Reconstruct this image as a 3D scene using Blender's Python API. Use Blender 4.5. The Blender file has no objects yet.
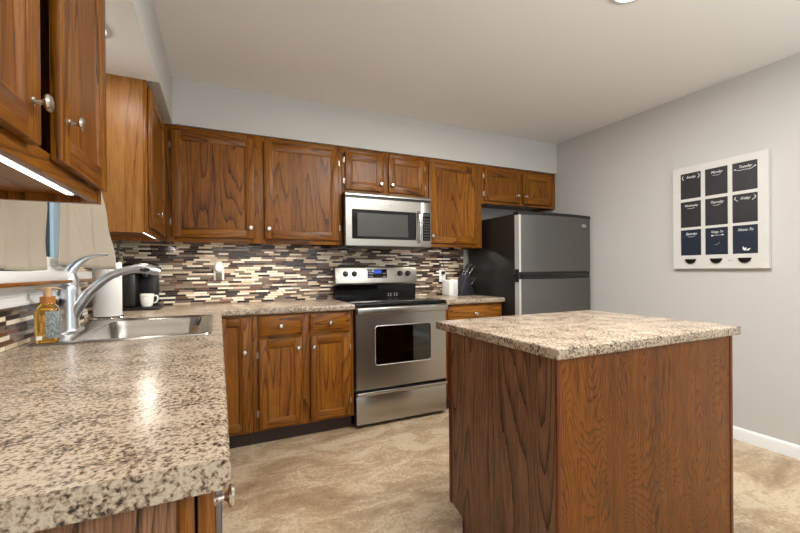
import bpy, bmesh, math, random
from mathutils import Vector, Matrix
R = math.radians
rnd = random.Random(7)
SC = bpy.context.scene
COL = SC.collection

# ------------------------------------------------------------------ camera
cam_d = bpy.data.cameras.new('camera'); cam = bpy.data.objects.new('camera', cam_d); COL.objects.link(cam)
SC.camera = cam
F_ = Vector((0.42147507, 0.90683585, -0.00273864)).normalized()
X_ = Vector((0.90679789, -0.42148268, -0.00836288)).normalized()
Z_ = -F_
Y_ = Z_.cross(X_).normalized()
X_ = Y_.cross(Z_).normalized()
m = Matrix((X_, Y_, Z_)).transposed().to_4x4(); m.translation = (0, 0, 1.1586)
cam.matrix_world = m
cam_d.sensor_width = 36.0; cam_d.lens = 36.0 * 389.457 / 800.0
cam_d.shift_y = (271.23 - 266.5) / 800.0
cam_d.clip_start = 0.02; cam_d.clip_end = 200

# ------------------------------------------------------------------ world, lights, exposure
SC.view_settings.view_transform = 'Standard'; SC.view_settings.look = 'None'
SC.view_settings.gamma = 1.0; SC.view_settings.use_curve_mapping = False
SC.view_settings.exposure = 0.10
W = bpy.data.worlds.new('sky'); SC.world = W; W.use_nodes = True
nt = W.node_tree; nt.nodes.clear()
wo = nt.nodes.new('ShaderNodeOutputWorld'); wb = nt.nodes.new('ShaderNodeBackground')
wb.inputs[0].default_value = (0.60, 0.80, 0.92, 1); wb.inputs[1].default_value = 1.7
nt.links.new(wb.outputs[0], wo.inputs[0])

def area(name, loc, size, power, color=(1, 1, 1), rot=(0, 0, 0), sizey=None, spread=180):
    l = bpy.data.lights.new(name, 'AREA'); l.energy = power; l.color = color
    l.shape = 'RECTANGLE' if sizey else 'SQUARE'; l.size = size
    if sizey: l.size_y = sizey
    l.spread = R(spread)
    o = bpy.data.objects.new(name, l); COL.objects.link(o); o.location = loc; o.rotation_euler = rot
    return o
# soft fill lamps added behind the camera
area('patio_fill', (1.3, -3.12, 1.2), 2.2, 15, (0.90, 0.95, 1.0), (R(90), 0, 0), 1.9)  # added fill just inside the unseen patio opening
area('ceiling_fill_up', (1.4, -1.3, 1.5), 2.4, 100, (0.92, 0.965, 1.0), (R(180), 0, 0), 2.4)  # added upward fill to brighten the ceiling, no fixture here
area('rear_fill_down', (1.4, -0.9, 2.38), 1.6, 16, (1.0, 0.98, 0.94), (0, 0, 0), 1.6)  # added downward fill, stands for no known dining lamp
area('kitchen_ceiling_lamp', (1.45, 1.3, 2.40), 0.9, 44, (1.0, 0.985, 0.955), (0, 0, 0), 0.9)

# ------------------------------------------------------------------ mesh helpers
class MB:
    def __init__(s): s.bm = bmesh.new(); s.mi = 0
    def mat(s, i): s.mi = i; return s
    def _fin(s, b, M=None):
        if M is not None: b.transform(M)
        for f in b.faces: f.material_index = s.mi
        me = bpy.data.meshes.new('t'); b.to_mesh(me); b.free(); s.bm.from_mesh(me); bpy.data.meshes.remove(me)
        return s
    def box(s, x0, x1, y0, y1, z0, z1, bev=0, seg=2, M=None):
        b = bmesh.new()
        bmesh.ops.create_cube(b, size=1)
        for v in b.verts:
            v.co = Vector(((x0 + x1) / 2 + v.co.x * (x1 - x0), (y0 + y1) / 2 + v.co.y * (y1 - y0), (z0 + z1) / 2 + v.co.z * (z1 - z0)))
        if bev: bmesh.ops.bevel(b, geom=b.edges[:], offset=bev, segments=seg, profile=0.5, affect='EDGES')
        return s._fin(b, M)
    def prism(s, pts, axis, a, b_, bev=0, M=None):
        """pts 2D in the two other axes (order kept: x->(y,z), y->(x,z), z->(x,y))"""
        def P(p, t):
            return {'x': (t, p[0], p[1]), 'y': (p[0], t, p[1]), 'z': (p[0], p[1], t)}[axis]
        b = bmesh.new()
        A = [b.verts.new(P(p, a)) for p in pts]; B = [b.verts.new(P(p, b_)) for p in pts]
        b.faces.new(A); b.faces.new(B[::-1])
        n = len(pts)
        for i in range(n): b.faces.new((A[i], B[i], B[(i + 1) % n], A[(i + 1) % n]))
        bmesh.ops.recalc_face_normals(b, faces=b.faces[:])
        if bev: bmesh.ops.bevel(b, geom=b.edges[:], offset=bev, segments=2, profile=0.5, affect='EDGES')
        return s._fin(b, M)
    def lathe(s, prof, loc=(0, 0, 0), axis='z', seg=28, M=None, sx=1, sy=1):
        """prof: list of (radius, height along axis)"""
        b = bmesh.new(); rings = []
        for r, h in prof:
            if r < 1e-6: rings.append([b.verts.new((0, 0, h))])
            else: rings.append([b.verts.new((sx * r * math.cos(2 * math.pi * k / seg), sy * r * math.sin(2 * math.pi * k / seg), h)) for k in range(seg)])
        for i in range(len(rings) - 1):
            a, c = rings[i], rings[i + 1]
            for k in range(seg):
                k2 = (k + 1) % seg
                if len(a) == 1 and len(c) == 1: continue
                if len(a) == 1: b.faces.new((a[0], c[k2], c[k]))
                elif len(c) == 1: b.faces.new((a[k], a[k2], c[0]))
                else: b.faces.new((a[k], a[k2], c[k2], c[k]))
        bmesh.ops.recalc_face_normals(b, faces=b.faces[:])
        T = Matrix.Translation(loc)
        rot = {'z': Matrix(), 'x': Matrix.Rotation(R(90), 4, 'Y'), '-y': Matrix.Rotation(R(90), 4, 'X'), 'y': Matrix.Rotation(R(-90), 4, 'X')}[axis]
        M2 = T @ rot
        if M is not None: M2 = M @ M2
        return s._fin(b, M2)
    def cyl(s, c, r, h, axis='z', seg=28, M=None):
        return s.lathe([(0, 0), (r, 0), (r, h), (0, h)], c, axis, seg, M)
    def tube(s, pts, rad, seg=12, M=None, flat=None, caps=True):
        """swept tube along pts, rad a number or list; flat = (scale1, scale2) of the section"""
        b = bmesh.new(); pts = [Vector(p) for p in pts]; n = len(pts)
        rad = [rad] * n if not isinstance(rad, (list, tuple)) else rad
        up = Vector((0, 0, 1)); rings = []; prev = None
        for i, p in enumerate(pts):
            t = (pts[min(i + 1, n - 1)] - pts[max(i - 1, 0)]).normalized()
            if prev is None:
                a = t.cross(up)
                if a.length < 0.1: a = t.cross(Vector((1, 0, 0)))
            else: a = prev - t * prev.dot(t)
            a.normalize(); c = t.cross(a).normalized(); prev = a
            fx, fy = flat if flat else (1, 1)
            rings.append([b.verts.new(p + a * rad[i] * fx * math.cos(2 * math.pi * k / seg) + c * rad[i] * fy * math.sin(2 * math.pi * k / seg)) for k in range(seg)])
        for i in range(n - 1):
            for k in range(seg):
                k2 = (k + 1) % seg
                b.faces.new((rings[i][k], rings[i][k2], rings[i + 1][k2], rings[i + 1][k]))
        if caps: b.faces.new(rings[0][::-1]); b.faces.new(rings[-1])
        bmesh.ops.recalc_face_normals(b, faces=b.faces[:])
        return s._fin(b, M)
    def build(s, name, mats, parent=None, smooth=35, loc=None):
        me = bpy.data.meshes.new(name); s.bm.to_mesh(me); s.bm.free()
        if not isinstance(mats, (list, tuple)): mats = [mats]
        for mm in mats: me.materials.append(mm)
        if smooth:
            for p in me.polygons: p.use_smooth = True
            me.set_sharp_from_angle(angle=R(smooth))
        o = bpy.data.objects.new(name, me); COL.objects.link(o)
        if parent: o.parent = parent
        if loc: o.location = loc
        return o
def tag(o, label=None, cat=None, group=None, kind=None):
    if label: o['label'] = label
    if cat: o['category'] = cat
    if group: o['group'] = group
    if kind: o['kind'] = kind
    return o
def thing(name, label, cat, loc, rz=0, group=None):
    o = bpy.data.objects.new(name, None); COL.objects.link(o); o.location = loc; o.rotation_euler = (0, 0, rz)
    o.empty_display_size = 0.05
    return tag(o, label, cat, group)
def smoothline(pts, n=8):
    """Catmull-Rom through pts"""
    P = [Vector(p) for p in pts]; P = [P[0] * 2 - P[1]] + P + [P[-1] * 2 - P[-2]]; out = []
    for i in range(1, len(P) - 2):
        for k in range(n):
            t = k / n; a, b, c, d = P[i - 1:i + 3]
            out.append(0.5 * ((2 * b) + (c - a) * t + (2 * a - 5 * b + 4 * c - d) * t * t + (3 * b - a - 3 * c + d) * t ** 3))
    out.append(P[-2]); return out
def interp(vals, m):
    out = []
    for i in range(m):
        t = i / (m - 1) * (len(vals) - 1); k = min(int(t), len(vals) - 2); out.append(vals[k] + (vals[k + 1] - vals[k]) * (t - k))
    return out

# ------------------------------------------------------------------ materials
def lin(r, g, b):
    f = lambda c: (c / 255 / 12.92) if c / 255 <= 0.04045 else ((c / 255 + 0.055) / 1.055) ** 2.4
    return (f(r), f(g), f(b), 1)
def newmat(name):
    mt = bpy.data.materials.new(name); mt.use_nodes = True; return mt, mt.node_tree, mt.node_tree.nodes['Principled BSDF']
def N(nt, typ, **kw):
    n = nt.nodes.new(typ)
    for k, v in kw.items():
        if k.startswith('i_'):
            n.inputs[k[2:].replace('_', ' ')].default_value = v
        else: setattr(n, k, v)
    return n
def ramp(nt, stops, interp_='LINEAR'):
    r = nt.nodes.new('ShaderNodeValToRGB'); r.color_ramp.interpolation = interp_
    e = r.color_ramp.elements
    while len(e) < len(stops): e.new(0.5)
    for k, (p, c) in enumerate(stops): e[k].position = p; e[k].color = c
    return r
def coords(nt, scale=(1, 1, 1), rand=True, which='Object'):
    tc = N(nt, 'ShaderNodeTexCoord'); mp = N(nt, 'ShaderNodeMapping'); L = nt.links
    mp.inputs['Scale'].default_value = scale
    if rand:
        oi = N(nt, 'ShaderNodeObjectInfo'); vm = N(nt, 'ShaderNodeVectorMath', operation='MULTIPLY_ADD')
        cb = N(nt, 'ShaderNodeCombineXYZ')
        for k in range(3): L.new(oi.outputs['Random'], cb.inputs[k])
        vm.inputs[1].default_value = (17.3, 9.1, 5.7)
        L.new(cb.outputs[0], vm.inputs[0]); L.new(tc.outputs[which], vm.inputs[2]); L.new(vm.outputs[0], mp.inputs['Vector'])
    else: L.new(tc.outputs[which], mp.inputs['Vector'])
    return mp
def simple(name, col, rough=0.5, metal=0, spec=0.5, coat=0, emis=None, estr=0, noise=0, nscale=30):
    mt, nt, b = newmat(name)
    b.inputs['Base Color'].default_value = col; b.inputs['Roughness'].default_value = rough; b.inputs['Metallic'].default_value = metal
    b.inputs['Specular IOR Level'].default_value = spec; b.inputs['Coat Weight'].default_value = coat
    if emis: b.inputs['Emission Color'].default_value = emis; b.inputs['Emission Strength'].default_value = estr
    if noise:
        mp = coords(nt); n = N(nt, 'ShaderNodeTexNoise', i_Scale=nscale, i_Detail=4.0)
        mr = N(nt, 'ShaderNodeMapRange'); mr.inputs['To Min'].default_value = 1 - noise; mr.inputs['To Max'].default_value = 1 + noise
        mx = N(nt, 'ShaderNodeVectorMath', operation='SCALE'); mx.inputs[0].default_value = col[:3]
        nt.links.new(mp.outputs[0], n.inputs['Vector']); nt.links.new(n.outputs[0], mr.inputs['Value']); nt.links.new(mr.outputs[0], mx.inputs['Scale']); nt.links.new(mx.outputs[0], b.inputs['Base Color'])
    return mt
def wood(name, axis, dark, mid, light, rings=26, rough=0.34, base_scale=4.6, contrast=1.0, stretch=0.08, pores=1.0, jit=0.35):
    """oak: sharp dark growth-ring lines (contours of a stretched noise) and fine pore streaks along one axis"""
    mt, nt, b = newmat(name); L = nt.links
    k = {'x': 0, 'y': 1, 'z': 2}[axis]
    def sc(a):
        v = [1, 1, 1]; v[k] = a; return tuple(v)
    m1 = coords(nt, sc(stretch)); m2 = coords(nt, sc(0.03)); m3 = coords(nt, sc(0.06))
    def M(op, a, b_=None, c=None):
        n = N(nt, 'ShaderNodeMath', operation=op)
        for q, v in enumerate((a, b_, c)):
            if v is None: continue
            if isinstance(v, (int, float)): n.inputs[q].default_value = v
            else: L.new(v, n.inputs[q])
        return n.outputs[0]
    def noise(mp, scale, detail, rough_=0.5, dist=0.0):
        n = N(nt, 'ShaderNodeTexNoise', i_Scale=scale, i_Detail=detail, i_Roughness=rough_, i_Distortion=dist); L.new(mp.outputs[0], n.inputs['Vector']); return n.outputs[0]
    n1 = noise(m1, base_scale, 1.6, 0.4, 0.2)
    nf = noise(m3, 90.0, 3.0, 0.6)
    ph = M('ADD', M('MULTIPLY', n1, rings), M('MULTIPLY', nf, jit))
    fr = M('FRACT', ph)
    line = M('POWER', fr, 5.0)                       # asymmetric: ramps up to a dark edge then drops
    pore = noise(m2, 420.0, 2.0, 0.65)
    streak = noise(m3, 55.0, 3.0, 0.6)
    board = noise(m3, 7.0, 2.0)
    pr = M('MULTIPLY', M('SUBTRACT', pore, 0.5), 1.1 * pores)
    st = M('MULTIPLY', M('SUBTRACT', streak, 0.5), 0.6)
    bd = M('MULTIPLY', M('SUBTRACT', board, 0.5), 0.6)
    v = M('SUBTRACT', M('ADD', M('ADD', M('ADD', 0.68, pr), st), bd), M('MULTIPLY', line, 0.55 * contrast))
    rp = ramp(nt, [(0.05, dark), (0.5, mid), (1.0, light)])
    L.new(v, rp.inputs[0]); L.new(rp.outputs[0], b.inputs['Base Color'])
    b.inputs['Roughness'].default_value = rough
    b.inputs['Specular IOR Level'].default_value = 0.28
    bp = N(nt, 'ShaderNodeBump'); bp.inputs['Strength'].default_value = 0.12; bp.inputs['Distance'].default_value = 0.001
    L.new(v, bp.inputs['Height']); L.new(bp.outputs[0], b.inputs['Normal'])
    return mt
OD, OM, OL = lin(42, 19, 3), lin(110, 62, 11), lin(154, 98, 24)
wz = wood('oak_upright_grain', 'z', OD, OM, OL)
wx = wood('oak_level_grain', 'x', OD, OM, OL)
wy = wood('oak_side_grain', 'y', OD, OM, OL)
ISD, ISM, ISL = lin(46, 30, 22), lin(108, 76, 54), lin(146, 108, 82)
isl_side = wood('brown_oak_veneer', 'z', ISD, ISM, ISL, rings=24, base_scale=4.4, stretch=0.10, contrast=1.15, jit=0.3, pores=1.4)
isl_front = wood('golden_oak_veneer', 'z', lin(38, 17, 3), lin(98, 53, 8), lin(132, 78, 16), rings=60, base_scale=5.0, stretch=0.3, contrast=1.0, jit=1.2, pores=1.3)
side_pale = wood('pale_oak_side', 'z', lin(88, 50, 20), lin(146, 96, 46), lin(176, 124, 66), rings=14, contrast=0.6)
trim_wood = wood('reddish_oak_trim', 'z', lin(44, 18, 8), lin(88, 40, 18), lin(110, 56, 26), contrast=0.5)
WOODS = [wz, wx, wy]
dark_in = simple('cabinet_inside_shadow_brown', lin(42, 28, 18), 0.8)
toe_m = simple('dark_brown_toe_vinyl', lin(52, 36, 28), 0.55, noise=0.15)
wall_m = simple('grey_wall_paint', lin(194, 192, 188), 0.75, spec=0.25, noise=0.02, nscale=2)
ceil_m = simple('ceiling_paint', lin(228, 227, 223), 0.85, spec=0.2, noise=0.02, nscale=1.2)
white_m = simple('white_trim_paint', lin(232, 232, 230), 0.4)
whitepl = simple('white_plastic', lin(236, 236, 232), 0.35)
nickel = simple('brushed_nickel', lin(205, 198, 188), 0.26, 1)
chrome = simple('chrome', lin(220, 220, 222), 0.12, 1)
hinge_m = simple('hinge_steel', lin(190, 185, 176), 0.4, 0.9)
black_pl = simple('black_plastic', lin(20, 20, 21), 0.35)
black_gl = simple('black_glass', lin(8, 8, 9), 0.08, spec=0.35)
black_side = simple('black_textured_steel', lin(26, 26, 27), 0.38, noise=0.35, nscale=9)
def steel(name, col, rough, axis):
    mt, nt, b = newmat(name); L = nt.links
    v = [260, 260, 260]; v[{'x': 0, 'y': 1, 'z': 2}[axis]] = 3
    mp = coords(nt, tuple(v)); n = N(nt, 'ShaderNodeTexNoise', i_Scale=1.0, i_Detail=3.0); L.new(mp.outputs[0], n.inputs['Vector'])
    mr = N(nt, 'ShaderNodeMapRange'); mr.inputs['To Min'].default_value = rough - 0.01; mr.inputs['To Max'].default_value = rough + 0.015; L.new(n.outputs[0], mr.inputs['Value']); L.new(mr.outputs[0], b.inputs['Roughness'])
    bp = N(nt, 'ShaderNodeBump'); bp.inputs['Strength'].default_value = 0.008; bp.inputs['Distance'].default_value = 0.001; L.new(n.outputs[0], bp.inputs['Height']); L.new(bp.outputs[0], b.inputs['Normal'])
    b.inputs['Base Color'].default_value = col; b.inputs['Metallic'].default_value = 1
    return mt
ss = steel('stainless_steel', lin(172, 168, 161), 0.28, 'x')
ss_f = steel('grey_fridge_steel', lin(122, 121, 120), 0.38, 'x')
ss_sink = steel('sink_steel', lin(160, 156, 150), 0.26, 'y')
fau_m = simple('faucet_steel', lin(222, 226, 232), 0.28, 1)

# speckled laminate stone
def granite(name):
    mt, nt, b = newmat(name); L = nt.links
    mp = coords(nt, rand=False)
    n1 = N(nt, 'ShaderNodeTexNoise', i_Scale=105.0, i_Detail=5.0, i_Roughness=0.62, i_Distortion=0.3); L.new(mp.outputs[0], n1.inputs['Vector'])
    n2 = N(nt, 'ShaderNodeTexNoise', i_Scale=14.0, i_Detail=3.0); L.new(mp.outputs[0], n2.inputs['Vector'])
    n3 = N(nt, 'ShaderNodeTexNoise', i_Scale=210.0, i_Detail=2.0, i_Roughness=0.6); L.new(mp.outputs[0], n3.inputs['Vector'])
    a = N(nt, 'ShaderNodeMath', operation='MULTIPLY_ADD'); a.inputs[1].default_value = 0.35; L.new(n2.outputs[0], a.inputs[0])
    s1 = N(nt, 'ShaderNodeMath', operation='SUBTRACT'); s1.inputs[1].default_value = 0.175; L.new(n1.outputs[0], s1.inputs[0]); L.new(s1.outputs[0], a.inputs[2])
    a2 = N(nt, 'ShaderNodeMath', operation='MULTIPLY_ADD'); a2.inputs[1].default_value = 0.35; L.new(n3.outputs[0], a2.inputs[0])
    s2 = N(nt, 'ShaderNodeMath', operation='SUBTRACT'); s2.inputs[1].default_value = 0.175; L.new(a.outputs[0], s2.inputs[0]); L.new(s2.outputs[0], a2.inputs[2])
    rp = ramp(nt, [(0.31, lin(48, 40, 37)), (0.38, lin(98, 82, 70)), (0.44, lin(138, 119, 101)), (0.51, lin(168, 150, 130)), (0.60, lin(192, 177, 156)), (0.72, lin(170, 155, 139))])
    L.new(a2.outputs[0], rp.inputs[0]); L.new(rp.outputs[0], b.inputs['Base Color'])
    b.inputs['Roughness'].default_value = 0.24; b.inputs['Specular IOR Level'].default_value = 0.5
    bp = N(nt, 'ShaderNodeBump'); bp.inputs['Strength'].default_value = 0.08; bp.inputs['Distance'].default_value = 0.0015
    L.new(n1.outputs[0], bp.inputs['Height']); L.new(bp.outputs[0], b.inputs['Normal'])
    return mt
gran = granite('speckled_beige_laminate')

# linear mosaic tile: rows along 'a' axis, random lengths
def mosaic(name, axis):
    mt, nt, b = newmat(name); L = nt.links
    tc = N(nt, 'ShaderNodeTexCoord'); sp = N(nt, 'ShaderNodeSeparateXYZ'); L.new(tc.outputs['Object'], sp.inputs[0])
    ROW = 0.0155
    zr = N(nt, 'ShaderNodeMath', operation='DIVIDE'); zr.inputs[1].default_value = ROW; L.new(sp.outputs['Z'], zr.inputs[0])
    fl = N(nt, 'ShaderNodeMath', operation='FLOOR'); L.new(zr.outputs[0], fl.inputs[0])
    fr = N(nt, 'ShaderNodeMath', operation='FRACT'); L.new(zr.outputs[0], fr.inputs[0])
    off = N(nt, 'ShaderNodeMath', operation='MULTIPLY_ADD'); off.inputs[1].default_value = 37.77; L.new(fl.outputs[0], off.inputs[0])
    xs = N(nt, 'ShaderNodeMath', operation='MULTIPLY'); xs.inputs[1].default_value = 1 / 0.088; L.new(sp.outputs['X' if axis == 'x' else 'Y'], xs.inputs[0]); L.new(xs.outputs[0], off.inputs[2])
    vo = N(nt, 'ShaderNodeTexVoronoi', voronoi_dimensions='1D', feature='F1'); vo.inputs['Scale'].default_value = 1; L.new(off.outputs[0], vo.inputs['W'])
    ve = N(nt, 'ShaderNodeTexVoronoi', voronoi_dimensions='1D', feature='DISTANCE_TO_EDGE'); ve.inputs['Scale'].default_value = 1; L.new(off.outputs[0], ve.inputs['W'])
    sc = N(nt, 'ShaderNodeSeparateColor'); L.new(vo.outputs['Color'], sc.inputs[0])
    rp = ramp(nt, [(0.0, lin(36, 22, 18)), (0.21, lin(234, 221, 198)), (0.34, lin(110, 94, 83)), (0.50, lin(56, 38, 32)), (0.63, lin(208, 188, 160)), (0.75, lin(138, 119, 103)), (0.87, lin(244, 236, 218)), (0.95, lin(104, 66, 44))], 'CONSTANT')
    L.new(sc.outputs[0], rp.inputs[0])
    g1 = N(nt, 'ShaderNodeMath', operation='LESS_THAN'); g1.inputs[1].default_value = 0.016; L.new(ve.outputs['Distance'], g1.inputs[0])
    g2 = N(nt, 'ShaderNodeMath', operation='LESS_THAN'); g2.inputs[1].default_value = 0.11; L.new(fr.outputs[0], g2.inputs[0])
    g = N(nt, 'ShaderNodeMath', operation='MAXIMUM'); L.new(g1.outputs[0], g.inputs[0]); L.new(g2.outputs[0], g.inputs[1])
    mx = N(nt, 'ShaderNodeMix', data_type='RGBA'); L.new(g.outputs[0], mx.inputs['Factor']); L.new(rp.outputs[0], mx.inputs['A']); mx.inputs['B'].default_value = lin(128, 110, 92)
    L.new(mx.outputs['Result'], b.inputs['Base Color'])
    # glass strips glossy, stone strips matt, grout rough
    rr = N(nt, 'ShaderNodeMapRange'); rr.inputs['To Min'].default_value = 0.1; rr.inputs['To Max'].default_value = 0.5; L.new(sc.outputs[1], rr.inputs['Value'])
    rm = N(nt, 'ShaderNodeMix', data_type='FLOAT'); L.new(g.outputs[0], rm.inputs['Factor']); L.new(rr.outputs[0], rm.inputs['A']); rm.inputs['B'].default_value = 0.85
    L.new(rm.outputs['Result'], b.inputs['Roughness'])
    inv = N(nt, 'ShaderNodeMath', operation='SUBTRACT'); inv.inputs[0].default_value = 1; L.new(g.outputs[0], inv.inputs[1])
    bp = N(nt, 'ShaderNodeBump'); bp.inputs['Strength'].default_value = 0.4; bp.inputs['Distance'].default_value = 0.002; L.new(inv.outputs[0], bp.inputs['Height']); L.new(bp.outputs[0], b.inputs['Normal'])
    return mt
mos_x = mosaic('mosaic_strip_tile_back', 'x'); mos_y = mosaic('mosaic_strip_tile_left', 'y')

def floor_mat():
    mt, nt, b = newmat('tan_stone_look_vinyl'); L = nt.links
    mp = coords(nt, (1, 1, 1), rand=False)
    rot = N(nt, 'ShaderNodeMapping'); rot.inputs['Rotation'].default_value = (0, 0, R(28)); rot.inputs['Scale'].default_value = (1, 1.9, 1); L.new(mp.outputs[0], rot.inputs['Vector'])
    n1 = N(nt, 'ShaderNodeTexNoise', i_Scale=2.6, i_Detail=9.0, i_Roughness=0.68, i_Distortion=0.9); L.new(rot.outputs[0], n1.inputs['Vector'])
    n2 = N(nt, 'ShaderNodeTexNoise', i_Scale=60.0, i_Detail=4.0, i_Roughness=0.7); L.new(mp.outputs[0], n2.inputs['Vector'])
    n3 = N(nt, 'ShaderNodeTexNoise', i_Scale=6.0, i_Detail=7.0, i_Roughness=0.75, i_Distortion=2.2); L.new(rot.outputs[0], n3.inputs['Vector'])
    a = N(nt, 'ShaderNodeMath', operation='MULTIPLY_ADD'); a.inputs[1].default_value = 0.5; L.new(n2.outputs[0], a.inputs[0]); L.new(n1.outputs[0], a.inputs[2])
    a2 = N(nt, 'ShaderNodeMath', operation='MULTIPLY_ADD'); a2.inputs[1].default_value = 0.35; L.new(n3.outputs[0], a2.inputs[0]); L.new(a.outputs[0], a2.inputs[2])
    rp = ramp(nt, [(0.64, lin(128, 102, 78)), (0.80, lin(162, 137, 109)), (0.90, lin(176, 152, 123)), (1.0, lin(200, 181, 154))])
    L.new(a2.outputs[0], rp.inputs[0])
    L.new(rp.outputs[0], b.inputs['Base Color'])
    b.inputs['Roughness'].default_value = 0.33; b.inputs['Specular IOR Level'].default_value = 0.4
    bp = N(nt, 'ShaderNodeBump'); bp.inputs['Strength'].default_value = 0.1; bp.inputs['Distance'].default_value = 0.002
    L.new(a2.outputs[0], bp.inputs['Height']); L.new(bp.outputs[0], b.inputs['Normal'])
    return mt
floor_m = floor_mat()
def glassmat(name, tint, trans, rough=0.03):
    mt, nt, b = newmat(name); L = nt.links
    out = nt.nodes['Material Output']; nt.nodes.remove(b)
    t = N(nt, 'ShaderNodeBsdfTransparent'); t.inputs[0].default_value = tint
    g = N(nt, 'ShaderNodeBsdfGlossy'); g.inputs['Roughness'].default_value = rough; g.inputs[0].default_value = (1, 1, 1, 1)
    f = N(nt, 'ShaderNodeFresnel'); f.inputs['IOR'].default_value = trans
    mx = N(nt, 'ShaderNodeMixShader'); L.new(f.outputs[0], mx.inputs[0]); L.new(t.outputs[0], mx.inputs[1]); L.new(g.outputs[0], mx.inputs[2]); L.new(mx.outputs[0], out.inputs['Surface'])
    return mt
pane_m = glassmat('window_glass', (0.93, 0.97, 1, 1), 1.45)
oven_gl = glassmat('tinted_oven_glass', (0.30, 0.34, 0.30, 1), 1.6)
def fabric(name, col, trl=0.25):
    mt, nt, b = newmat(name); L = nt.links
    mp = coords(nt, (1, 1, 1)); n = N(nt, 'ShaderNodeTexNoise', i_Scale=420.0, i_Detail=2.0); L.new(mp.outputs[0], n.inputs['Vector'])
    mr = N(nt, 'ShaderNodeMapRange'); mr.inputs['To Min'].default_value = 0.86; mr.inputs['To Max'].default_value = 1.1; L.new(n.outputs[0], mr.inputs['Value'])
    vm = N(nt, 'ShaderNodeVectorMath', operation='SCALE'); vm.inputs[0].default_value = col[:3]; L.new(mr.outputs[0], vm.inputs['Scale']); L.new(vm.outputs[0], b.inputs['Base Color'])
    b.inputs['Roughness'].default_value = 0.9; b.inputs['Specular IOR Level'].default_value = 0.1
    tr = N(nt, 'ShaderNodeBsdfTranslucent'); L.new(vm.outputs[0], tr.inputs[0])
    mx = N(nt, 'ShaderNodeMixShader'); mx.inputs[0].default_value = trl
    out = nt.nodes['Material Output']; L.new(b.outputs[0], mx.inputs[1]); L.new(tr.outputs[0], mx.inputs[2]); L.new(mx.outputs[0], out.inputs['Surface'])
    return mt
curt_m = fabric('oatmeal_curtain_cloth', lin(204, 192, 174))
def emit(name, col, s): return simple(name, col, 0.5, emis=col, estr=s)
led_m = emit('led_lens', (1, 0.98, 0.94, 1), 4.0)
lamp_m = emit('lamp_lens', (1, 0.97, 0.92, 1), 6.0)

# ------------------------------------------------------------------ room shell
LX, RX, BY, NY, CZ = -0.62, 3.16, 3.30, -3.2, 2.44
SZ = 2.134
def struct(name, mb, mats, loc=(0, 0, 0), parent=None, **k):
    o = mb.build(name, mats, parent, loc=loc, **k)
    if not parent: o['kind'] = 'structure'
    return o
struct('floor', MB().box(LX - .12, RX + .12, NY - .12, BY + .12, -0.05, 0), floor_m)
struct('ceiling', MB().box(LX - .12, RX + .12, NY - .12, BY + .12, CZ, CZ + 0.05), ceil_m)
struct('wall_back', MB().box(LX - .12, RX + .12, BY, BY + .12, 0, CZ), wall_m)
struct('wall_right', MB().box(RX, RX + .12, NY, BY, 0, CZ), wall_m)
WY0, WY1, WZ0, WZ1 = 1.46, 2.25, 1.165, 2.03      # sink window opening
b = MB()
b.box(LX - .12, LX, NY, WY0, 0, CZ).box(LX - .12, LX, WY1, BY, 0, CZ).box(LX - .12, LX, WY0, WY1, 0, WZ0).box(LX - .12, LX, WY0, WY1, WZ1, CZ)
struct('wall_left', b, wall_m)
PX0, PX1, PZ1 = 0.3, 2.4, 2.08
b = MB()
b.box(LX - .12, PX0, NY - .12, NY, 0, CZ).box(PX1, RX + .12, NY - .12, NY, 0, CZ).box(PX0, PX1, NY - .12, NY, PZ1, CZ)
struct('wall_rear', b, wall_m)
struct('wall_soffit_back', MB().box(LX, RX, 2.955, BY, SZ + .002, CZ), wall_m)
struct('wall_soffit_left', MB().box(LX, -0.27, 0.30, 2.955, SZ + .002, CZ), wall_m)
struct('soffit_lit_plate', MB().box(LX + .001, -0.2705, 1.41, 2.332, SZ - .002, SZ + .0015), simple('soffit_lit_white', lin(240, 240, 238), .8, spec=.2))  # added whiter plate: brightness of the lit underside put into its colour
# unseen patio door behind the camera, added as an opening for light
d = MB(); fw = .07
for x0, x1 in ((PX0, PX0 + (PX1 - PX0) / 2 + .03), (PX0 + (PX1 - PX0) / 2 - .03, PX1)):
    yy = NY - .08 if x0 == PX0 else NY - .04
    d.box(x0, x0 + fw, yy - .02, yy + .02, .02, PZ1 - .01).box(x1 - fw, x1, yy - .02, yy + .02, .02, PZ1 - .01)
    d.box(x0 + fw, x1 - fw, yy - .02, yy + .02, .02, .12).box(x0 + fw, x1 - fw, yy - .02, yy + .02, PZ1 - .08, PZ1 - .01)
pd = struct('added_patio_door', d, white_m)
struct('door_glass', MB().box(PX0 + fw, PX1 - fw, NY - .062, NY - .058, .12, PZ1 - .08), pane_m, parent=pd)
# baseboards
prof = [(0, 0), (-.014, 0), (-.014, .066), (-.010, .076), (-.004, .082), (0, .084)]
struct('baseboard_right', MB().prism([(RX - .0005 + p[0], p[1]) for p in prof], 'y', NY, 2.50), white_m)
struct('baseboard_left', MB().prism([(LX + .0005 - p[0], p[1]) for p in prof][::-1], 'y', NY, .56), white_m)
b = MB(); b.box(LX + .014, PX0 - .06, NY + .0005, NY + .014, 0, .084, .003).box(PX1 + .06, RX - .014, NY + .0005, NY + .014, 0, .084, .003)
struct('baseboard_rear', b, white_m)
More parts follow.
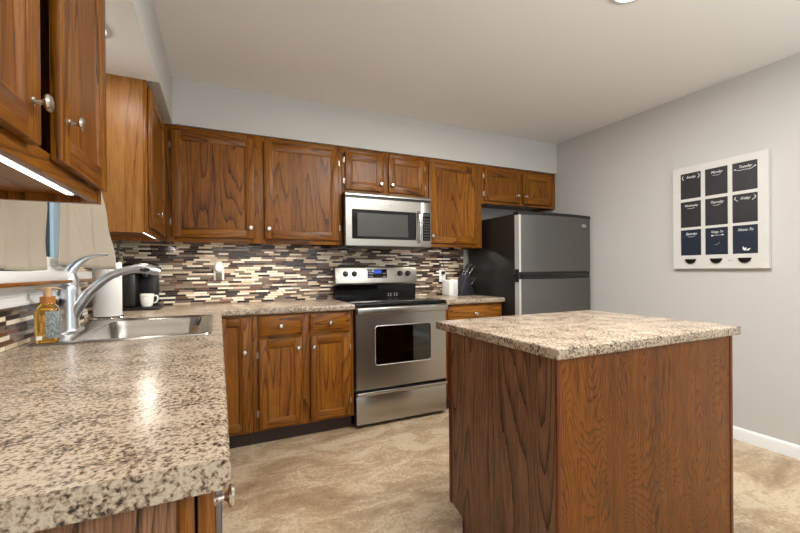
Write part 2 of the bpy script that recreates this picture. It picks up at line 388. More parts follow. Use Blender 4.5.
# ------------------------------------------------------------------ sink window
b = MB()
jx0, jx1 = LX - .12, LX
b.box(jx0, jx1, WY0, WY0 + .02, WZ0, WZ1).box(jx0, jx1, WY1 - .02, WY1, WZ0, WZ1).box(jx0, jx1, WY0, WY1, WZ1 - .02, WZ1).box(jx0, jx1, WY0, WY1, WZ0, WZ0 + .02)
for z0, z1, xo in ((WZ0 + .02, 1.61, -.642), (1.58, WZ1 - .02, -.672)):
    a0, a1 = WY0 + .02, WY1 - .02
    b.box(xo - .015, xo + .015, a0, a0 + .045, z0, z1, .003).box(xo - .015, xo + .015, a1 - .045, a1, z0, z1, .003)
    b.box(xo - .015, xo + .015, a0, a1, z0, z0 + .04, .003).box(xo - .015, xo + .015, a0, a1, z1 - .035, z1, .003)
win = struct('window_1', b, white_m)
struct('window_glass', MB().box(-.659, -.656, WY0 + .03, WY1 - .03, WZ0 + .03, WZ1 - .03), pane_m, parent=win)
# casing and stool and apron
b = MB()
for y0, y1 in ((WY0 - .065, WY0), (WY1, WY1 + .06)): b.box(LX, LX + .018, y0, y1, WZ0, WZ1 + .001, .003)
b.box(LX, LX + .018, WY0 - .065, WY1 + .06, WZ1, WZ1 + .07, .003)
struct('trim_1', b, white_m)
b = MB()
b.box(LX, -.552, WY0 - .09, 2.32, 1.132, 1.165, .003)                 # stool
b.mat(1).box(-.552, -.54, WY0 - .09, 2.32, 1.118, 1.131, .004)         # wood nosing
b.mat(0).box(LX, -.553, WY0 - .09, 2.32, 1.118, 1.132)
b.box(LX, -.575, WY0 - .07, 2.30, 1.105, 1.118, .003).box(LX, -.592, WY0 - .07, 2.30, 1.062, 1.105, .002).box(LX, -.584, WY0 - .07, 2.30, 1.052, 1.066, .004).box(LX, -.588, WY0 - .07, 2.30, 1.084, 1.090, .002)
struct('trim_2', b, [white_m, wy])

# ------------------------------------------------------------------ cabinets (local frame: x along the front, front faces -y, back at +y)
KNOB = [(0, 0), (.0085, 0), (.0085, .002), (.005, .005), (.0045, .013), (.007, .017), (.0145, .0195), (.0155, .0225), (.0125, .0265), (0, .0285)]
def knob(parent, x, y, z, s=1.0):
    return MB().lathe([(r * s, h * s) for r, h in KNOB], (x, y, z), '-y', 24).build('knob', nickel, parent)
def door(root, x0, x1, z0, z1, yb, kn=None, hinge=None, name='door', th=.02, rail=.055, label=None, mats=None):
    """frame and recessed panel door, back at yb, front at yb-th"""
    yf = yb - th; s = rail; m_ = MB()
    m_.mat(0).box(x0, x0 + s, yf, yb, z0, z1, .003).box(x1 - s, x1, yf, yb, z0, z1, .003)
    m_.mat(1).box(x0 + s, x1 - s, yf + .0006, yb, z1 - s, z1 - .0005, .002).box(x0 + s, x1 - s, yf + .0006, yb, z0 + .0005, z0 + s, .002)
    ix0, ix1, iz0, iz1 = x0 + s, x1 - s, z0 + s, z1 - s
    m_.mat(0).box(ix0 - .002, ix1 + .002, yf + .009, yb - .003, iz0 - .002, iz1 + .002)
    # sloped bead round the panel
    for (a, c) in ((ix0, 1), (ix1, -1)):
        m_.mat(0).prism([(a, yf + .003), (a + c * .006, yf + .004), (a + c * .010, yf + .009), (a, yf + .009)], 'z', iz0, iz1)
    for (a, c) in ((iz0, 1), (iz1, -1)):
        m_.mat(1).prism([(yf + .003, a), (yf + .004, a + c * .006), (yf + .009, a + c * .010), (yf + .009, a)], 'x', ix0, ix1)
    o = m_.build(name, mats or WOODS, root)
    if label: o['label'] = label
    if kn: knob(o, kn[0], yf, kn[1])
    if hinge is not None:
        for zz in (z0 + min(.10, (z1 - z0) * .22), z1 - min(.10, (z1 - z0) * .22)):
            hx = x0 - .004 if hinge == 'l' else x1 + .004
            h = MB().cyl((hx, yb - .006, zz - .022), .0042, .044, 'z', 10)
            h.box(min(hx, hx + (-.008 if hinge == 'l' else .008)), max(hx, hx + (-.008 if hinge == 'l' else .008)), yb - .0035, yb - .0003, zz - .018, zz + .018)
            h.build('hinge', hinge_m, o)
    return o
def drawer(root, x0, x1, z0, z1, yb, kn=True):
    yf = yb - .02
    m_ = MB().mat(1).box(x0, x1, yf + .005, yb, z0, z1, .003).box(x0 + .012, x1 - .012, yf, yf + .012, z0 + .012, z1 - .012, .004)
    o = m_.build('drawer', WOODS, root)
    if kn: knob(o, (x0 + x1) / 2, yf, (z0 + z1) / 2)
    return o
def upper(label, loc, rz, w, z0, z1, depth, stiles, sides=(1, 1), side_mats=None, name='wall_cabinet', recess=.022, noface=False):
    """face frame box; front of frame at local y=0; stiles = list of (x0,x1)"""
    root = thing(name, label, 'cabinet', loc, rz)
    m_ = MB(); t = .016
    m_.mat(3 if side_mats else 0)
    m_.box(0, t, .018, depth, z0, z1).box(w - t, w, .018, depth, z0, z1)
    m_.mat(1).box(t, w - t, .018, depth, z1 - t, z1).box(t, w - t, .018, depth, z0 + recess, z0 + recess + t)
    m_.mat(0).box(t, w - t, depth - .008, depth, z0 + recess, z1 - t)
    m_.build('carcass', WOODS + [side_mats or wz], root)
    f = MB(); f.mat(0)
    for a, c in stiles: f.box(a, c, 0, .018, z0, z1, .0015)
    inner = sorted(stiles)
    f.mat(1)
    for (a, c), (a2, c2) in zip(inner[:-1], inner[1:]):
        f.box(c, a2, .0004, .018, z0, z0 + .045, .001).box(c, a2, .0004, .018, z1 - .045, z1, .001)
    f.build('face_frame', WOODS, root)
    return root
UY = 2.975      # face frame plane of the back uppers
UD = BY - UY - .002
UB = 1.36
# A: two tall doors left of the microwave (starts at the corner)
xA = -.315; r = upper('large oak wall cabinet with two tall doors, in the corner left of microwave', (xA, UY, 0), 0, 1.198, UB, SZ, UD, [(0, .045), (.505, .625), (1.15, 1.198)])
door(r, -.281 - xA, .234 - xA, 1.393, 2.100, 0, (.206 - xA, 1.468), 'l')
door(r, .302 - xA, .855 - xA, 1.393, 2.100, 0, (.330 - xA, 1.466), 'r')
# B: over the microwave
xB = .884; r = upper('short oak wall cabinet with two small doors above the microwave', (xB, UY, 0), 0, .760, 1.776, SZ, UD, [(0, .045), (.33, .415), (.715, .76)])
door(r, .908 - xB, 1.236 - xB, 1.803, 2.098, 0, (1.208 - xB, 1.862), 'l')
door(r, 1.280 - xB, 1.620 - xB, 1.803, 2.098, 0, (1.308 - xB, 1.862), 'r')
# C
xC = 1.645; r = upper('single-door tall oak wall cabinet between microwave and refrigerator', (xC, UY, 0), 0, .583, UB, SZ, UD, [(0, .045), (.538, .583)])
door(r, 1.660 - xC, 2.168 - xC, 1.393, 2.098, 0, (1.684 - xC, 1.455), 'r')
# D
xD = 2.229; r = upper('short oak wall cabinet with two doors above the refrigerator', (xD, UY, 0), 0, .928, 1.776, SZ, UD, [(0, .045), (.43, .51), (.883, .928)])
door(r, 2.256 - xD, 2.672 - xD, 1.803, 2.098, 0, (2.640 - xD, 1.870), 'l')
door(r, 2.716 - xD, 3.098 - xD, 1.803, 2.098, 0, (2.744 - xD, 1.870), 'r')
# left run uppers face +x  (local x -> world y, local y -> -world x)
RZ = R(90)
yE = .36; xE = -.315
r = upper('near oak wall cabinet with two doors above the left counter, left of window', (xE, yE, 0), RZ, 1.062, UB, SZ, .303, [(0, .045), (1.02, 1.062)])
door(r, .40 - yE, .933 - yE, 1.393, 2.100, 0, (.895 - yE, 1.462), 'l')
door(r, 1.035 - yE, 1.398 - yE, 1.393, 2.100, 0, (1.078 - yE, 1.487), 'r')
yF = 2.33
r = upper('narrow oak wall cabinet right of the window, its wide side panel facing the sink', (-.325, yF, 0), RZ, .646, UB, SZ, .293, [(0, .03), (.59, .646)], side_mats=side_pale)
door(r, 2.345 - yF, 2.895 - yF, 1.390, 2.100, 0, (2.52 - yF, 1.480), 'r')

# base cabinets ------------------------------------------------------
def base(label, loc, rz, w, depth, stiles, z1=.872, rails=(), name='base_cabinet', toe=.06):
    root = thing(name, label, 'cabinet', loc, rz)
    m_ = MB(); t = .016; z0 = .102
    m_.mat(0).box(0, t, .018, depth, z0, z1).box(w - t, w, .018, depth, z0, z1)
    m_.mat(1).box(t, w - t, .018, depth, z0, z0 + t).box(t, w - t, .018, .09, z1 - t, z1)
    m_.mat(0).box(t, w - t, depth - .008, depth, z0 + t, z1)
    m_.build('carcass', WOODS, root)
    MB().box(0.0, w, toe, depth, 0, z0 - .0005).build('toe_kick', toe_m, root)
    f = MB(); f.mat(0)
    for a, c in stiles: f.box(a, c, 0, .018, z0, z1, .0015)
    st = sorted(stiles); f.mat(1)
    for (a, c), (a2, c2) in zip(st[:-1], st[1:]):
        f.box(c, a2, .0004, .018, z0, z0 + .03, .001).box(c, a2, .0004, .018, z1 - .03, z1, .001)
        for q in rails: f.box(c, a2, .0004, .018, q - .02, q + .02, .001)
    f.build('face_frame', WOODS, root)
    return root
BYF = 2.72      # face frame plane of back base cabinets
xG = .194; r = base('oak base cabinet with two drawers and two doors left of the range', (xG, BYF, 0), 0, .690, BY - BYF - .002, [(0, .038), (.320, .375), (.655, .690)], rails=(.712,))
drawer(r, .232 - xG, .514 - xG, .728, .858, 0); drawer(r, .570 - xG, .853 - xG, .728, .858, 0)
door(r, .232 - xG, .514 - xG, .120, .706, 0, (.488 - xG, .636), 'l', rail=.05)
door(r, .570 - xG, .853 - xG, .120, .706, 0, (.594 - xG, .632), 'r', rail=.05)
xH = -.03; r = base('narrow oak corner base cabinet with one tall door beside the sink counter', (xH, BYF, 0), 0, .223, BY - BYF - .002, [(0, .035), (.19, .223)])
door(r, -.012 - xH, .168 - xH, .120, .858, 0, (.144 - xH, .637), None, rail=.05)
xI = 1.665; r = base('oak base cabinet with one drawer between the range and refrigerator', (xI, BYF, 0), 0, .580, BY - BYF - .002, [(0, .035), (.545, .58)], rails=(.712,))
drawer(r, 1.685 - xI, 2.225 - xI, .728, .852, 0)
door(r, 1.685 - xI, 2.225 - xI, .120, .706, 0, (1.72 - xI, .632), 'r', rail=.05)
# left run bases face +x
yJ = .578; BXF = -.032
r = base('oak base cabinet at the near end of the left counter with one door', (BXF, yJ, 0), RZ, .42, .586, [(0, .035), (.385, .42)])
door(r, .582 - yJ, .985 - yJ, .120, .862, -.003, (.608 - yJ, .838), 'r', rail=.05)
MB().mat(0).box(-.006, 0, .020, .586, .0, .872).build('end_panel', [isl_side], r)
yK = 1.605
r = base('oak sink base cabinet with two doors under the sink', (BXF, yK, 0), RZ, 1.09, .586, [(0, .035), (.45, .50), (.90, 1.09)], rails=(.712,))
drawer(r, .02, .465, .728, .858, 0, False); drawer(r, .485, .93, .728, .858, 0, False)
door(r, .02, .465, .120, .706, 0, (.44, .636), 'l', rail=.05); door(r, .485, .93, .120, .706, 0, (.51, .636), 'r', rail=.05)

# dishwasher
r = thing('dishwasher', 'grey dishwasher front just past the end cabinet of the left counter', 'dishwasher', (BXF, 1.003, 0), RZ)
dwm = steel('graphite_steel', lin(118, 116, 122), 0.35, 'x')
MB().box(0, .598, .0, .58, .10, .868).build('tub', black_pl, r)
MB().box(.004, .594, -.034, -.001, .135, .74, .006).build('door', dwm, r)
MB().box(.004, .594, -.034, -.001, .745, .866, .006).box(.2, .4, -.0365, -.033, .79, .83).build('control_panel', dwm, r)
MB().box(.15, .45, -.0355, -.033, .705, .728, .003).build('pocket_handle', black_pl, r)
MB().box(.0, .598, .05, .57, .0, .10).build('toe_kick', black_pl, r)

# ------------------------------------------------------------------ countertops
def slab(name, xs, ys, keep, z0, z1, edges, bev=.013, mats=gran, hole=None):
    """plan grid slab; edges(pa, pb) tells which outer top edges get the rolled nose"""
    b = bmesh.new(); V = {}
    def v(i, j):
        if (i, j) not in V: V[(i, j)] = b.verts.new((xs[i], ys[j], z1))
        return V[(i, j)]
    fs = []
    for i in range(len(xs) - 1):
        for j in range(len(ys) - 1):
            if keep((xs[i] + xs[i + 1]) / 2, (ys[j] + ys[j + 1]) / 2): fs.append(b.faces.new((v(i, j), v(i + 1, j), v(i + 1, j + 1), v(i, j + 1))))
    g = bmesh.ops.extrude_face_region(b, geom=fs)
    nv = [e for e in g['geom'] if isinstance(e, bmesh.types.BMVert)]
    for q in nv: q.co.z = z0
    bmesh.ops.recalc_face_normals(b, faces=b.faces[:])
    E = [e for e in b.edges if edges(e.verts[0].co, e.verts[1].co)]
    bmesh.ops.bevel(b, geom=E, offset=bev, segments=4, profile=0.5, affect='EDGES')
    m_ = MB(); m_._fin(b)
    return m_.build(name, mats, smooth=40)
CT, CB = .914, .873
CF = 2.690     # front edge of the back counter
SX0, SX1, SY0, SY1 = -.552, -.055, 1.72, 2.40       # cut-out for the sink
def eL(a, c):
    onx = abs(a.x - .012) < 1e-4 and abs(c.x - .012) < 1e-4 and max(a.y, c.y) <= CF + 1e-4
    ony = abs(a.y - CF) < 1e-4 and abs(c.y - CF) < 1e-4 and min(a.x, c.x) >= .012 - 1e-4
    corner = onx and abs(a.y - .56) < 1e-4 and abs(c.y - .56) < 1e-4
    horiz = abs(a.z - c.z) < 1e-5
    return (onx or ony) and horiz
o = slab('countertop', [LX + .001, SX0, SX1, .012, .889], [.56, SY0, SY1, CF, BY - .001],
     lambda x, y: (x < .012 or y > CF) and not (SX0 < x < SX1 and SY0 < y < SY1), CB, CT, eL)
tag(o, 'L-shaped speckled beige countertop holding the sink, running along left wall', 'countertop')
o = slab('countertop', [1.663, 2.256], [CF, BY - .001], lambda x, y: True, CB, CT,
     lambda a, c: abs(a.z - c.z) < 1e-5 and ((abs(a.y - CF) < 1e-4 and abs(c.y - CF) < 1e-4) or (a.x > 2.25 and c.x > 2.25)))
tag(o, 'short speckled countertop between range and refrigerator holding the knife block', 'countertop')

# backsplash
b = MB(); b.mat(0).box(LX + .009, 2.236, BY - .009, BY - .0005, CT + .0005, UB + .02)
o = b.build('tile_backsplash', mos_x); tag(o, 'brown and cream mosaic tile backsplash along the back wall behind the range', 'backsplash')
b = MB().box(LX + .0005, LX + .009, .56, WY0 - .095, CT + .0005, UB + .02).box(LX + .0005, LX + .009, WY0 - .095, 2.325, CT + .0005, 1.051).box(LX + .0005, LX + .009, 2.325, BY - .0095, CT + .0005, UB + .02)
o = b.build('tile_backsplash', mos_y); tag(o, 'mosaic tile strip on the left wall beneath the window sill', 'backsplash')

# ------------------------------------------------------------------ sink
sk = thing('kitchen_sink', 'stainless steel drop-in sink basin set in the left counter', 'sink', (-.30, 2.09, CT))
def rrect(x0, x1, y0, y1, r, n=5):
    P = []
    for cx, cy, a0 in ((x1 - r, y1 - r, 0), (x0 + r, y1 - r, 90), (x0 + r, y0 + r, 180), (x1 - r, y0 + r, 270)):
        for k in range(n + 1):
            a = R(a0 + 90 * k / n); P.append((cx + r * math.cos(a), cy + r * math.sin(a)))
    return P
def loft(m_, loops):
    b = bmesh.new(); Vs = [[b.verts.new(p) for p in lp] for lp in loops]
    for A, B in zip(Vs[:-1], Vs[1:]):
        for k in range(len(A)):
            k2 = (k + 1) % len(A); b.faces.new((A[k], A[k2], B[k2], B[k]))
    b.faces.new(Vs[-1])
    bmesh.ops.recalc_face_normals(b, faces=b.faces[:])
    return m_._fin(b)
def L3(P, z): return [(x, y, z) for x, y in P]
def off(P): return P
rim = []
ox0, ox1, oy0, oy1 = -.285, .270, -.40, .335       # local outer rim
bx0, bx1, by0, by1 = -.185, .215, -.355, .285     # bowl mouth
m_ = MB()
loops = [L3(rrect(ox0, ox1, oy0, oy1, .03), .0008), L3(rrect(ox0 + .002, ox1 - .002, oy0 + .002, oy1 - .002, .03), .006), L3(rrect(ox0 + .012, ox1 - .012, oy0 + .012, oy1 - .012, .028), .008),
         L3(rrect(ox0 + .02, ox1 - .02, oy0 + .02, oy1 - .02, .026), .0045),
         L3(rrect(bx0 - .012, bx1 + .012, by0 - .012, by1 + .012, .07), .0045), L3(rrect(bx0, bx1, by0, by1, .06), .0), L3(rrect(bx0 + .008, bx1 - .008, by0 + .008, by1 - .008, .055), -.03),
         L3(rrect(bx0 + .02, bx1 - .02, by0 + .02, by1 - .02, .05), -.15), L3(rrect(bx0 + .05, bx1 - .05, by0 + .05, by1 - .05, .04), -.175), L3(rrect(.02, .06, -.02, .02, .018), -.18)]
loft(m_, loops)
m_.build('basin', ss_sink, sk, smooth=50)
m_ = MB(); m_.lathe([(0, -.176), (.035, -.176), (.04, -.172), (.042, -.176)], (.04, 0, 0)); m_.build('drain', chrome, sk)

# faucet
fx, fy = -.560, 2.025
fa = thing('kitchen_faucet', 'brushed steel single-lever kitchen faucet standing behind the sink', 'faucet', (fx, fy, CT + .005))
MB().lathe([(0, 0), (.036, 0), (.036, .004), (.034, .009), (.028, .011), (0, .011)], (.006, 0, 0), sx=1, sy=3.0).build('base_plate', fau_m, fa)
MB().lathe([(0, .008), (.036, .010), (.034, .03), (.0325, .10), (.031, .17), (.031, .186), (.030, .188), (0, .188)], seg=32).build('body', fau_m, fa)
sp = smoothline([(.008, 0, .045), (.030, 0, .095), (.07, 0, .160), (.125, 0, .215), (.172, 0, .240), (.215, 0, .253), (.245, 0, .255)], 7)
MB().tube(sp, interp([.024, .026, .0245, .0215, .0205, .0215, .022], len(sp)), 20, flat=(1, .8)).build('spout', fau_m, fa)
h = smoothline([(.225, 0, .256), (.262, 0, .256), (.298, 0, .248), (.322, 0, .240)], 6)
o = MB().tube(h, interp([.0225, .0265, .025, .015], len(h)), 20, flat=(1, .85)).build('spray_head', fau_m, fa)
MB().lathe([(0, 0), (.014, 0), (.015, .004), (0, .005)], (.268, -.022, .250), '-y', 16, sx=1.3, sy=.6).build('spray_button', black_pl, o)
hd = MB().lathe([(0, .190), (.0315, .190), (.032, .205), (.030, .222), (.022, .240), (0, .248)], seg=28)
lv = smoothline([(-.004, 0, .215), (.008, 0, .250), (.035, 0, .284), (.068, 0, .304), (.105, 0, .314), (.132, 0, .316)], 6)
hd.tube(lv, interp([.024, .022, .014, .0085, .0062, .0055], len(lv)), 14)
hd.build('lever', fau_m, fa)

# soap bottle
so = thing('soap_bottle', 'amber foaming hand soap bottle with grey floral label beside the faucet', 'soap bottle', (-.538, 1.735, CT + .006))
so.rotation_euler = (0, 0, R(10))
amber, nt_, b_ = newmat('amber_liquid'); b_.inputs['Base Color'].default_value = lin(244, 196, 96); b_.inputs['Roughness'].default_value = .06
b_.inputs['Transmission Weight'].default_value = .92; b_.inputs['IOR'].default_value = 1.38
def sq(w, dd, r, z): return [(x, y, z) for x, y in rrect(-w, w, -dd, dd, r, 4)]
m_ = MB(); loft(m_, [sq(.002, .002, .001, .0), sq(.026, .022, .010, .0), sq(.031, .026, .012, .006), sq(.032, .027, .012, .05), sq(.032, .027, .012, .105), sq(.027, .023, .012, .122), sq(.019, .018, .012, .132), sq(.018, .018, .012, .136)])
m_.build('bottle', amber, so, smooth=50)
m_ = MB().cyl((0, 0, .134), .021, .024, seg=26); m_.build('collar', simple('amber_cap_plastic', lin(176, 112, 40), .3), so)
m_ = MB().lathe([(0, .158), (.012, .158), (.011, .172), (.0135, .18), (.014, .188), (0, .189)], (0, 0, 0))
m_.tube([(0, -.0, .186), (.02, -.004, .187), (.036, -.008, .183)], [.009, .007, .005], 10, flat=(1, .6)).box(-.03, .012, -.011, .011, .183, .190, .003)
m_.build('pump_head', simple('peach_pump_plastic', lin(205, 170, 130), .4), so)
lab_m, nt_, b_ = newmat('floral_label'); mp_ = coords(nt_); v_ = N(nt_, 'ShaderNodeTexVoronoi', i_Scale=190.0); nt_.links.new(mp_.outputs[0], v_.inputs['Vector'])
rp_ = ramp(nt_, [(.0, lin(205, 205, 198)), (.35, lin(150, 158, 156)), (.7, lin(108, 120, 126))]); nt_.links.new(v_.outputs['Distance'], rp_.inputs[0]); nt_.links.new(rp_.outputs[0], b_.inputs['Base Color'])
m_ = MB().box(-.004, .0325, -.0282, -.0272, .016, .108, .0004).box(.0322, .0330, -.020, .020, .016, .108)
lb = m_.build('label', lab_m, so)
m_ = MB().box(-.026, -.012, -.0278, -.0271, .012, .026); m_.build('barcode_sticker', whitepl, so)

# paper towel roll
pt = thing('paper_towel_roll', 'white paper towel roll on round steel holder between sink and coffee maker', 'paper towel roll', (-.533, 2.512, CT + .0005))
paper = simple('paper_towel', lin(234, 232, 230), .9, spec=.1, noise=.03, nscale=120)
# stands on the sink deck corner / counter
MB().lathe([(0, 0), (.074, 0), (.075, .006), (.070, .012), (.02, .016), (0, .016)], seg=36).build('holder_base', chrome, pt)
MB().cyl((0, 0, .016), .006, .30, seg=14).lathe([(0, .315), (.010, .318), (.012, .326), (.008, .335), (0, .338)]).build('holder_rod', chrome, pt)
MB().lathe([(.02, .017), (.061, .017), (.062, .02), (.062, .293), (.061, .296), (.02, .296), (.02, .017)], seg=40).build('paper', paper, pt)


# coffee maker
cm = thing('coffee_maker', 'black single-serve coffee maker on the back corner of the counter', 'coffee maker', (-.47, 3.10, CT + .0005))
m_ = MB().box(-.095, .115, -.14, .13, 0, .02, .008)
m_.build('drip_base', black_pl, cm)
MB().box(-.095, -.015, -.12, .13, .02, .24, .015).box(-.02, .085, .02, .13, .02, .24, .01).build('body', black_pl, cm)
MB().box(-.09, .09, -.13, .125, .24, .305, .02, 3).cyl((.035, -.07, .215), .028, .03).build('brew_head', simple('glossy_black', lin(16, 16, 18), .15), cm)
MB().tube(smoothline([(-.07, -.132, .262), (0, -.150, .262), (.07, -.132, .262)]), .007, flat=(1, 1)).build('handle', nickel, cm)
# mug
mg = thing('coffee_mug', 'white mug with thin ring outline standing on the coffee maker tray', 'mug', (-.428, 2.975 + .03, CT + .021))
mg.rotation_euler = (0, 0, R(-8))
MB().lathe([(0, 0), (.026, 0), (.030, .003), (.037, .04), (.040, .083), (.0375, .083), (.035, .04), (.027, .008), (0, .007)], seg=32).build('cup', whitepl, mg)
MB().tube(smoothline([(.036, 0, .068), (.056, 0, .070), (.062, 0, .050), (.052, 0, .028), (.034, 0, .022)]), .0045, 10).build('handle', whitepl, mg)
ringp = []
for k in range(25):
    a = 2 * math.pi * k / 24; xx = .023 * math.cos(a); zz = .043 + .025 * math.sin(a); rr = .0300 + (zz / .083) * .0105 + .0004
    ringp.append((xx, -math.sqrt(rr * rr - xx * xx), zz))
MB().tube(ringp, .0008, 6).build('ring_print', simple('grey_print', lin(150, 148, 145), .5), mg)

# wall plug-in on backsplash
wp = thing('plug_in_night_light', 'white oval plug-in light on the back wall tiles over the counter', 'night light', (.0, BY - .0095, 1.15))
MB().box(-.036, .036, -.006, 0, -.058, .06, .003).build('outlet_plate', whitepl, wp)
MB().box(-.021, .021, -.026, -.006, -.058, .002, .004).build('plug_body', simple('taupe_plastic', lin(96, 84, 76), .4), wp)
m_ = MB().lathe([(0, 0), (.033, 0), (.034, .012), (.026, .026), (0, .032)], (0, -.008, .045), '-y', sx=.95, sy=1.25); m_.build('dome', whitepl, wp)

# ------------------------------------------------------------------ right counter items
wo_ = thing('wall_outlet', 'white wall outlet with black plug and cord behind the white box', 'outlet', (1.985, BY - .0095, 1.10))
MB().box(-.036, .036, -.006, 0, -.058, .06, .003).build('outlet_plate', whitepl, wo_)
MB().box(-.015, .015, -.034, -.006, .015, .045, .005).build('plug', black_pl, wo_)
MB().tube(smoothline([(0, -.034, .03), (.006, -.045, .06), (.002, -.012, .13), (.004, -.008, .20), (.0, -.008, .268)]), .0028, 8).build('cord', black_pl, wo_)
bxm = thing('speaker_box', 'small white box-shaped gadget on the short counter left of knife block', 'gadget', (1.965, 3.12, CT + .0005), R(10))
MB().box(-.052, .056, -.055, .055, .006, .150, .008, 3).box(-.046, .050, -.05, .05, 0, .006).build('case', whitepl, bxm)
MB().box(-.006, .050, -.0565, -.054, .016, .140, .002).build('front_grille', simple('pale_grey_grille', lin(214, 214, 212), .7, noise=.05, nscale=600), bxm)
kb = thing('knife_block', 'black slanted knife block with silver-edged handles beside the refrigerator', 'knife block', (2.10, 3.10, CT + .0005), R(8))
# slanted block: local x runs up-right
M_ = Matrix.Rotation(R(28), 4, 'Y')
MB().prism([(-.065, 0), (.072, 0), (.078, .070), (.044, .098), (.056, .158), (.004, .196), (-.065, .075)], 'y', -.055, .055, .003).build('block', simple('black_wood', lin(40, 40, 46), .45), kb)
MB().box(.0735, .0765, -.03, .03, .03, .05).build('badge', simple('grey_badge', lin(110, 110, 112), .4, .6), kb)
kn_m = simple('knife_handle_black', lin(22, 22, 24), .35)
def knife(px, py, pz, ln, lean, wdt=.011):
    M2 = Matrix.Translation((px, py, pz)) @ Matrix.Rotation(R(lean), 4, 'Y')
    o = thing('kitchen_knife', KN_L.pop(0), 'knife', (0, 0, 0), 0, 'knives in the black block')
    o.matrix_world = Matrix.Translation(kb.location) @ Matrix.Rotation(R(8), 4, 'Z') @ M2
    MB().box(-wdt, wdt, -.007, .007, .004, ln, .004).build('handle', kn_m, o)
    MB().box(-wdt - .0016, -wdt + .005, -.0078, .0078, .006, ln - .002, .001).box(-wdt - .001, wdt + .001, -.0078, .0078, ln - .016, ln + .001, .002).build('tang', simple('knife_steel', lin(205, 205, 205), .25, 1) if 'knife_steel' not in bpy.data.materials else bpy.data.materials['knife_steel'], o)
    MB().box(-wdt + .002, wdt - .002, -.001, .001, -.012, .004).build('blade', bpy.data.materials['knife_steel'], o)
    return o
KN_L = ['large knife handle at the front left top of the black block', 'long knife handle at the back left top of the black block', 'tall knife handle at the front right top of the block', 'tall knife handle at the back right top of the block',
        'short steak knife handle, nearest in low front row of block', 'short steak knife handle, middle of the low front row of block', 'short steak knife handle, farthest in low front row of block']
knife(.014, -.034, .199, .112, 34, .012); knife(.014, .018, .199, .118, 34, .012); knife(.050, -.034, .177, .116, 34, .011); knife(.050, .018, .177, .100, 34, .011)
for q in (-.036, 0, .036): knife(.072, q, .092, .090, 42, .010)

# ------------------------------------------------------------------ range
def framed(m_, x0, x1, z0, z1, hx0, hx1, hz0, hz1, y0, y1, rr=.02, ro=.005):
    """a plate in the x-z plane (front y0, back y1) with a rounded window cut through"""
    def lp(a0, a1, c0, c1, q, y): return [(x, y, z) for x, z in rrect(a0, a1, c0, c1, q, 5)]
    b = bmesh.new()
    Ls = [lp(hx0, hx1, hz0, hz1, rr, y1), lp(hx0, hx1, hz0, hz1, rr, y0 + .001), lp(hx0 - .002, hx1 + .002, hz0 - .002, hz1 + .002, rr + .002, y0), lp(x0 + .003, x1 - .003, z0 + .003, z1 - .003, ro, y0), lp(x0, x1, z0, z1, ro, y0 + .003), lp(x0, x1, z0, z1, ro, y1)]
    Vs = [[b.verts.new(p) for p in L_] for L_ in Ls]
    for A, B in zip(Vs, Vs[1:] + Vs[:1]):
        for k in range(len(A)):
            k2 = (k + 1) % len(A); b.faces.new((A[k], A[k2], B[k2], B[k]))
    bmesh.ops.recalc_face_normals(b, faces=b.faces[:])
    return m_._fin(b)
RX0, RX1 = .893, 1.655; rw = RX1 - RX0
rg = thing('electric_range', 'stainless steel electric range with black glass cooktop between base cabinets', 'range', (RX0, 2.700, 0))
b = MB(); bk = simple('range_black_enamel', lin(22, 23, 24), .3)
# hollow body so the oven is seen through the door glass
b.box(0, .12, .03, .585, .03, .89).box(rw - .12, rw, .03, .585, .03, .89).box(.12, rw - .12, .03, .585, .03, .38).box(.12, rw - .12, .03, .585, .80, .89).box(.12, rw - .12, .53, .585, .38, .80)
b.build('body', bk, rg)
for x in (.05, rw - .05):
    MB().cyl((x, .08, 0), .016, .03, seg=14).build('foot', black_pl, rg)
b = MB().box(.0005, rw - .0005, -.012, .585, .892, .916, .006).box(.006, rw - .006, -.004, .575, .915, .9185, .001)
b.build('cooktop', black_gl, rg)
ringm = simple('burner_grey', lin(66, 66, 68), .2)
for (x, y, q) in ((.19, .17, .10), (.57, .17, .08), (.19, .43, .075), (.57, .43, .095)):
    MB().lathe([(q - .002, .9186), (q, .9189), (q + .002, .9186)], (x, y, 0), seg=48).build('burner_ring', ringm, rg)
# door: frame with window
dz0, dz1 = .285, .885
wx0, wx1, wz0, wz1 = .150, .618, .455, .745
b = MB(); y0, y1 = -.012, .028
framed(b, .002, rw - .002, dz0, dz1, wx0, wx1, wz0, wz1, y0, y1, .022)
od = b.build('door', ss, rg, smooth=15)
MB().box(wx0, wx1, y0 + .004, y0 + .007, wz0, wz1).build('door_glass', oven_gl, od)
b = MB()     # bright bead round the window
P_ = [(x, y0, z) for x, z in rrect(wx0, wx1, wz0, wz1, .022, 5)]; P_.append(P_[0])
b.tube(P_, .003, 8)
b.build('window_bead', chrome, od)
b = MB()
b.box(.002, rw - .002, -.050, -.034, .838, .886, .007, 3).box(.004, .04, -.036, -.010, .840, .884, .004).box(rw - .04, rw - .004, -.036, -.010, .840, .884, .004)
b.build('handle', ss, od)
rk = simple('rack_wire', lin(170, 170, 165), .3, 1)
for zz in (.53, .64):
    b = MB(); b.tube([(.13, .06, zz), (rw - .13, .06, zz)], .004, 8).tube([(.13, .5, zz), (rw - .13, .5, zz)], .004, 8)
    for k in range(19): b.tube([(.14 + k * .0268, .06, zz), (.14 + k * .0268, .5, zz)], .0018, 6)
    b.build('oven_rack', rk, rg)
